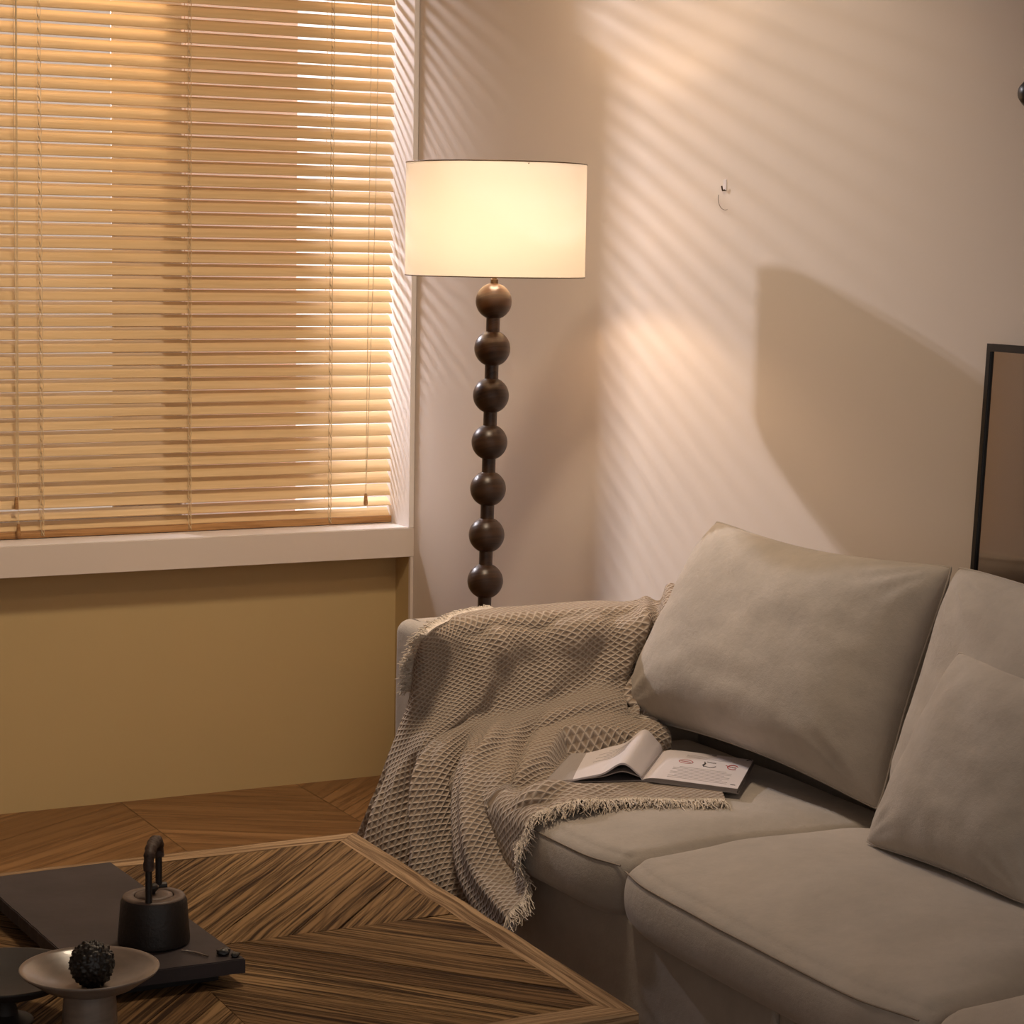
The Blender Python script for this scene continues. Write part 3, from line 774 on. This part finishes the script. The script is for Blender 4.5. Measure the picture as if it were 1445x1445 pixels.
# ------------------------------------------------------------------ magazine
mz = .566
mg = empty('open_magazine', (2.12, 3.55, mz), 'open magazine lying on the throw with its left pages curling up', 'magazine')
S0, S1 = Vector((2.081, 3.458, mz)), Vector((2.238, 3.642, mz)); Rv = Vector((2.204, 3.323, mz-.006))-S0; Lv = Vector((1.905, 3.512, mz))-S0
def pg(a, b_, h_):    # a 0..1 away from the spine along the right page, b 0..1 along the spine
    return S0 + (S1-S0)*b_ + Rv*a + Vector((0, 0, h_))
def pl(a, b_, h_):
    return S0 + (S1-S0)*b_ + Lv*a + Vector((0, 0, h_))
def sheet(bm, fn, na=24, nb=6, th=.0006):
    A = [[fn(i/na, j/nb, 0) for j in range(nb+1)] for i in range(na+1)]
    v0 = [[bm.verts.new(p) for p in r] for r in A]; v1 = [[bm.verts.new(p-Vector((0, 0, th))) for p in r] for r in A]
    for i in range(na):
        for j in range(nb):
            bm.faces.new((v0[i][j], v0[i+1][j], v0[i+1][j+1], v0[i][j+1])); bm.faces.new((v1[i][j], v1[i][j+1], v1[i+1][j+1], v1[i+1][j]))
    for i in range(na):
        bm.faces.new((v0[i][0], v1[i][0], v1[i+1][0], v0[i+1][0])); bm.faces.new((v0[i][nb], v0[i+1][nb], v1[i+1][nb], v1[i][nb]))
    for j in range(nb):
        bm.faces.new((v0[0][j], v0[0][j+1], v1[0][j+1], v1[0][j])); bm.faces.new((v0[na][j], v1[na][j], v1[na][j+1], v0[na][j+1]))
    bmesh.ops.recalc_face_normals(bm, faces=bm.faces)
bm = bmesh.new(); sheet(bm, lambda a, b_, h_: pg(a, b_, .0015), 10, 4, .0012); sheet(bm, lambda a, b_, h_: pl(a, b_, .0015), 10, 4, .0012); obj('cover', bm, M['cover'], mg)
def rh(a): return .0095 - .0075*math.exp(-a*16)
bm = bmesh.new(); sheet(bm, lambda a, b_, h_: pg(a*.985+.0, b_*.98+.01, rh(a)-.0008), 24, 4, .0075); obj('page_block', bm, M['paperedge'], mg)
bm = bmesh.new(); sheet(bm, lambda a, b_, h_: pg(a*.99, b_*.985+.0075, rh(a)), 24, 4, .0007); rp = obj('page', bm, M['paper'], mg)
def lh(a): return .002 + .036*math.exp(-((a-.20)/.17)**2) + .012*math.exp(-((a-.5)/.25)**2)
bm = bmesh.new(); sheet(bm, lambda a, b_, h_: pl(a*.965, b_*.985+.0075, lh(a)*(.85+.3*b_)*(1 if a > .001 else .5)), 44, 6, .0035)
lp = obj('page', bm, M['paper'], mg, True, auto=.7)
bm = bmesh.new(); sheet(bm, lambda a, b_, h_: pl(a*.98, b_*.98+.01, .003+.4*lh(a)*(1-.2*b_)), 30, 4, .002); obj('page', bm, M['paperedge'], mg, True, auto=.7)
# print: text lines, the red ellipse, the bracket pair and the open ring
def inkp(bm, pts, wd=.0012, h_=.0004, f=pg, hf=rh):
    P_ = [f(a, b_, hf(a)+h_) for a, b_ in pts]
    tube(bm, P_, wd/2, 5)
bm = bmesh.new()
rnd = random.Random(5)
for k in range(9):
    b_ = .46 - .045*k
    if b_ < .08: break
    inkp(bm, [(.24+i*.062, b_) for i in range(11)] if k % 3 else [(.3+i*.055, b_) for i in range(10)], .0006)
for k in range(3): inkp(bm, [(.3+i*.06, .80+.035*k) for i in range(9)], .0005)
obj('text_lines', bm, M['greyink'], rp)
bm = bmesh.new(); inkp(bm, [(.33+.075*math.cos(t*2*PI/24), .64+.055*math.sin(t*2*PI/24)) for t in range(25)], .0014)
inkp(bm, [(.28, .64), (.38, .64)], .0016)
obj('red_drawing', bm, M['redink'], rp); bm = bmesh.new()
inkp(bm, [(.83+.055*math.cos(t*2*PI/24+.5), .64+.07*math.sin(t*2*PI/24+.5)) for t in range(20)], .0022); inkp(bm, [(.75, .68), (.80, .65), (.86, .63)], .0018)
obj('red_drawing', bm, M['redink'], rp)
bm = bmesh.new(); inkp(bm, [(.535, .56), (.52, .60), (.535, .65), (.52, .70)], .003); inkp(bm, [(.54, .72), (.60, .70), (.64, .71)], .0014); inkp(bm, [(.54, .57), (.60, .545), (.64, .57), (.655, .60)], .0016)
obj('black_drawing', bm, M['ink'], rp); bm = bmesh.new()
for q_, w_ in (([(.82, .64), (.87, .64)], .002), ([(.90, .10), (.95, .10)], .0016), ([(.55, .96), (.60, .96)], .0016), ([(.93, .93), (.96, .97), (.98, .96)], .0016)):
    bm = bmesh.new(); inkp(bm, q_, w_); obj('black_mark', bm, M['ink'], rp)
bm = bmesh.new()
lhf = lambda a: lh(a)+.0006
for k in range(6): inkp(bm, [(.30+i*.05, .80-.06*k) for i in range(8 if k % 2 else 6)], .0006, f=lambda a, b_, h_: pl(a*.965, b_, (h_-.0004)*(.85+.3*b_)+.0004), hf=lhf)
inkp(bm, [(.90, .12+.05*i) for i in range(14)], .0005, f=lambda a, b_, h_: pl(a*.965, b_, h_*(.85+.3*b_)), hf=lhf)
obj('text_lines', bm, M['greyink'], lp)

# ------------------------------------------------------------------ coffee table
ZT = .43
ct = empty('coffee_table', (1.1, 3.265, 0), 'square coffee table of weathered elm planks with a lighter border', 'table')
TA = math.radians(1.2)
TC = Vector((1.106, 3.262, 0)); HS = .545
def tp(x, y, z): # table coordinates to world
    return TC + Vector((x*math.cos(TA)+y*math.sin(TA)*.9, -x*math.sin(TA)*0 + y, z))
bm = bmesh.new(); uvl = bm.loops.layers.uv.new('UVMap')
hb = HS-.050
rnd = random.Random(12)
def clip(poly, n_, d_):
    out_ = []
    for i in range(len(poly)):
        a, b_ = poly[i], poly[(i+1) % len(poly)]; da, db = a[0]*n_[0]+a[1]*n_[1]-d_, b_[0]*n_[0]+b_[1]*n_[1]-d_
        if da <= 0: out_.append(a)
        if (da < 0 < db) or (db < 0 < da):
            t_ = da/(da-db); out_.append((a[0]+(b_[0]-a[0])*t_, a[1]+(b_[1]-a[1])*t_))
    return out_
for sx_ in (-1, 1):
    for sy__ in (-1, 1):
        # planks parallel to the diagonal of each quadrant
        d0 = Vector((sx_*.66, sy__*.75)).normalized(); pn = Vector((-d0.y, d0.x))
        t_ = -.75
        while t_ < .75:
            wd = rnd.choice((.062, .078, .095, .11)); g = .0009
            q = [tuple(pn*(t_+g)-d0*.9), tuple(pn*(t_+wd-g)-d0*.9), tuple(pn*(t_+wd-g)+d0*.9), tuple(pn*(t_+g)+d0*.9)]
            for n_, dd in (((sx_, 0), hb), ((-sx_, 0), -.0006), ((0, sy__), hb), ((0, -sy__), -.0006)):
                q = clip(q, n_, dd)
                if len(q) < 3: break
            if len(q) >= 3:
                ar = sum(q[i][0]*q[(i+1) % len(q)][1]-q[(i+1) % len(q)][0]*q[i][1] for i in range(len(q)))
                if ar < 0: q = q[::-1]
                dz = rnd.uniform(-.0012, .0006)
                top = [bm.verts.new(tp(x, y, ZT+dz)) for x, y in q]; bot = [bm.verts.new(tp(x, y, ZT-.012)) for x, y in q]
                uo = (rnd.random()*9, rnd.random()*9)
                uvf = lambda x, y: ((x*d0.x+y*d0.y)+uo[0], (x*pn.x+y*pn.y)+uo[1])
                fc = bm.faces.new(top)
                for l, (x, y) in zip(fc.loops, q): l[uvl].uv = uvf(x, y)
                for i in range(len(q)):
                    k = (i+1) % len(q); fc = bm.faces.new((top[i], bot[i], bot[k], top[k]))
                    for l, (x, y) in zip(fc.loops, (q[i], q[i], q[k], q[k])): l[uvl].uv = uvf(x, y)
            t_ += wd
inl = obj('inlaid_panel', bm, M['elm'], ct)
# border boards, mitred
for k in range(4):
    bm = bmesh.new(); uvl = bm.loops.layers.uv.new('UVMap')
    a = k*PI/2; c_, s_ = math.cos(a), math.sin(a); g = .0006
    N_ = 24; prof = [(hb+g, -.050), (hb+g, 0), (HS-.003, 0), (HS, -.004), (HS, -.050)]
    vs = []
    for i in range(N_+1):
        t_ = -1+2*i/N_; row = []
        for (o_, dz) in prof:
            x, y = o_, t_*(o_-g)
            wob = .0016*noise.noise(Vector((t_*5, k*3.1, dz*20))) if abs(t_) < 1 else 0
            X_, Y_ = (x+wob)*c_-y*s_, (x+wob)*s_+y*c_
            row.append((bm.verts.new(tp(X_, Y_, ZT+dz+(.0012*noise.noise(Vector((t_*6, k, 0))) if dz > -.01 else 0))), t_*(o_), o_-dz))
        vs.append(row)
    for i in range(N_):
        for j in range(len(prof)-1):
            q = [vs[i][j], vs[i+1][j], vs[i+1][j+1], vs[i][j+1]]
            fc = bm.faces.new([x[0] for x in q])
            for l, x in zip(fc.loops, q): l[uvl].uv = (x[1]+k*2.7, x[2]+k*1.3)
    for row, fl_ in ((vs[0], False), (vs[-1], True)):
        q = [x[0] for x in row]; 
        if fl_: q.reverse()
        fc = bm.faces.new(q)
        for l in fc.loops: l[uvl].uv = (0, 0)
    bmesh.ops.recalc_face_normals(bm, faces=bm.faces)
    obj('border_board', bm, M['elm_border'], ct, auto=.5, smooth=True)
bm = bmesh.new(); box(bm, tp(-HS+.03, -HS+.03, .29), tp(HS-.03, HS-.03, ZT-.051), bev=.003); uvbox(bm); obj('apron', bm, M['elm'], ct)
for a in (-1, 1):
    for b2 in (-1, 1):
        c_ = tp(a*(HS-.09), b2*(HS-.09), 0); bm = boxm((c_.x-.04, c_.y-.04, 0), (c_.x+.04, c_.y+.04, .29), bev=.004); uvbox(bm); obj('leg', bm, M['elm'], ct)

# ------------------------------------------------------------------ tray with kettle
tr = empty('slate_tray', (1.05, 3.36, ZT), 'long dark slate tray lying on the coffee table under the kettle', 'tray')
A_, B_, C_, D_ = Vector((.905, 3.647)), Vector((1.137, 3.659)), Vector((1.161, 3.068)), Vector((.925, 3.075))
def quadprism(q, z0, z1, bev=.0015, rough=0, seed=0):
    bm = bmesh.new(); n_ = 40; pts = []
    for i in range(4):
        a, b_ = q[i], q[(i+1) % 4]
        for k in range(n_): pts.append(a.lerp(b_, k/n_))
    if rough:
        cen = sum(q, Vector((0, 0)))/4
        pts = [p+(p-cen).normalized()*rough*noise.noise(Vector((p.x*40, p.y*40, seed))) for p in pts]
    top = [bm.verts.new((p.x, p.y, z1)) for p in pts]; bot = [bm.verts.new((p.x, p.y, z0)) for p in pts]
    bm.faces.new(top); bm.faces.new(bot[::-1])
    for i in range(len(pts)): bm.faces.new((top[i], bot[i], bot[(i+1) % len(pts)], top[(i+1) % len(pts)]))
    bmesh.ops.recalc_face_normals(bm, faces=bm.faces)
    es = [e for e in bm.edges if all(v.co.z > z1-1e-5 for v in e.verts)]
    bmesh.ops.bevel(bm, geom=es, offset=bev, segments=2, affect='EDGES')
    return bm
obj('slab', quadprism([A_, B_, C_, D_], .448, .470, rough=.0015), M['slate'], tr)
obj('foot', quadprism([Vector((.94, 3.55)), Vector((1.11, 3.55)), Vector((1.11, 3.50)), Vector((.94, 3.50))], ZT+.001, .4485), M['black'], tr)
obj('foot', quadprism([Vector((.94, 3.18)), Vector((1.13, 3.18)), Vector((1.13, 3.10)), Vector((.94, 3.10))], ZT+.001, .4485), M['black'], tr)
rnd = random.Random(4)
for (x, y, r_, lb) in ((1.137, 3.098, .010, 'larger dark rough stone chip lying between the twig and the tray corner'), (1.150, 3.082, .007, 'smallest dark stone chip right at the tray corner tip')):
    bm = bmesh.new(); bmesh.ops.create_icosphere(bm, subdivisions=3, radius=r_)
    for v in bm.verts: v.co *= 1+.35*noise.noise(v.co*160+Vector((x*9, 0, 0))); v.co.z *= .6; v.co += Vector((x, y, .470+r_*.5))
    tag(obj('stone_chip', bm, M['fruit'], None, True), lb, 'stone')
bm = bmesh.new(); tube(bm, [(1.085, 3.138, .4722), (1.10, 3.118, .4728), (1.112, 3.094, .4722)], .0016, 6, rs=[.001, .0018, .0012])
tag(obj('twig', bm, M['glaze'], None, True), 'thin pale twig lying beside the kettle on the tray', 'twig')

KX, KY, KZ = 1.062, 3.20, .470
kt = empty('clay_kettle', (KX, KY, KZ), 'small dark clay kettle with an upright leather wrapped handle', 'kettle')
bm = bmesh.new(); lathe(bm, [(0, 0), (.050, 0), (.0545, .003), (.055, .008), (.0505, .066), (.0475, .072), (.031, .0735), (.0305, .0725), (.030, .071), (0, .071)], (KX, KY, KZ), 64)
obj('body', bm, M['iron'], kt, True, auto=.7)
bm = bmesh.new(); lathe(bm, [(.0475, .0722), (.0465, .0742), (.031, .0752), (.0305, .0730)], (KX, KY, KZ), 64); obj('shoulder', bm, M['iron_top'], kt, True)
bm = bmesh.new(); lathe(bm, [(0, .0762), (.02, .0762), (.0285, .0752), (.0292, .0735), (.0285, .0715), (0, .0715)], (KX, KY, KZ), 48); lid = obj('lid', bm, M['iron_top'], kt, True)
bm = bmesh.new(); lathe(bm, [(.004, .076), (.005, .080), (.009, .084), (.010, .088), (.006, .092), (0, .093)], (KX-.002, KY, KZ), 24); obj('knob', bm, M['iron'], lid, True)
hd = Vector((.62, .79, 0)).normalized()*.0
# two flat posts and a thick wrapped grip between them
pa, pb = Vector((KX-.020, KY-.036, KZ+.066)), Vector((KX+.020, KY+.036, KZ+.066))
bm = bmesh.new(); tube(bm, [pa, pa+Vector((0, 0, .03)), pa+Vector((.001, .002, .082))], .0052, 10); obj('handle_post', bm, M['iron'], kt, True, auto=.8)
bm = bmesh.new(); tube(bm, [pb, pb+Vector((0, 0, .03)), pb+Vector((-.001, -.002, .082))], .0052, 10); tube(bm, [pb+Vector((.0, 0, .010)), pb+Vector((.012, .0, .010))], .006, 10); obj('handle_post', bm, M['iron'], kt, True, auto=.8)
gp = []
for i in range(25):
    t_ = i/24; a = PI*t_
    b0 = pa.lerp(pb, .5-.5*math.cos(a)); gp.append(b0 + Vector((0, 0, .058 + .032*math.sin(a)**.6)))
bm = bmesh.new(); tube(bm, gp, .008, 14, rs=[.0078+.0009*math.sin(i*1.9)+.0012*math.sin(PI*i/24) for i in range(25)]); obj('leather_grip', bm, M['leather'], kt, True)

# ------------------------------------------------------------------ pedestal dish with a dried fruit, low dark dish
PX, PY, PZ = .872, 2.905, .545
pd = empty('pedestal_dish', (PX, PY, ZT), 'glazed grey pedestal dish with a wide bowl standing nearest on the table', 'dish')
bm = bmesh.new(); lathe(bm, [(0, -.028), (.03, -.027), (.06, -.018), (.088, -.002), (.0935, .001), (.0955, .0005), (.0935, -.003), (.065, -.023), (.036, -.034), (0, -.034)], (PX, PY, PZ), 72)
obj('bowl', bm, M['glaze'], pd, True)
bm = bmesh.new(); lathe(bm, [(.035, -.033), (.0365, -.05), (.038, -.080), (.041, ZT-PZ+.004), (.041, ZT-PZ+.0008), (0, ZT-PZ+.0008)], (PX, PY, PZ), 48); obj('stem', bm, M['glaze'], pd, True, auto=.8)
bm = bmesh.new(); bmesh.ops.create_icosphere(bm, subdivisions=5, radius=.0305)
fc_ = Vector((PX+.004, PY+.002, PZ-.028+.0315))
for v in bm.verts:
    dn = v.co.normalized(); cell = noise.voronoi(dn*4.2)[0]
    h_ = min(.5, cell[1]-cell[0])
    v.co = dn*(.0285 + .0075*h_ + .002*noise.noise(dn*9)); v.co.z *= 1.05; v.co += fc_
tag(obj('dried_fruit', bm, M['fruit'], None, True), 'black knobbly dried fruit ball resting in the grey pedestal dish', 'dried fruit')
DX, DY = .795, 3.06
dk = empty('dark_dish', (DX, DY, ZT), 'low black brown footed dish behind the grey pedestal dish', 'dish')
bm = bmesh.new(); lathe(bm, [(0, .050), (.04, .052), (.08, .062), (.105, .0735), (.109, .0735), (.108, .070), (.08, .053), (.04, .040), (0, .038)], (DX, DY, ZT), 64); obj('bowl', bm, M['dish'], dk, True)
bm = bmesh.new(); lathe(bm, [(.020, .041), (.014, .030), (.018, .012), (.038, .004), (.040, .001), (0, .001)], (DX, DY, ZT), 40); obj('foot', bm, M['dish'], dk, True, auto=.8)
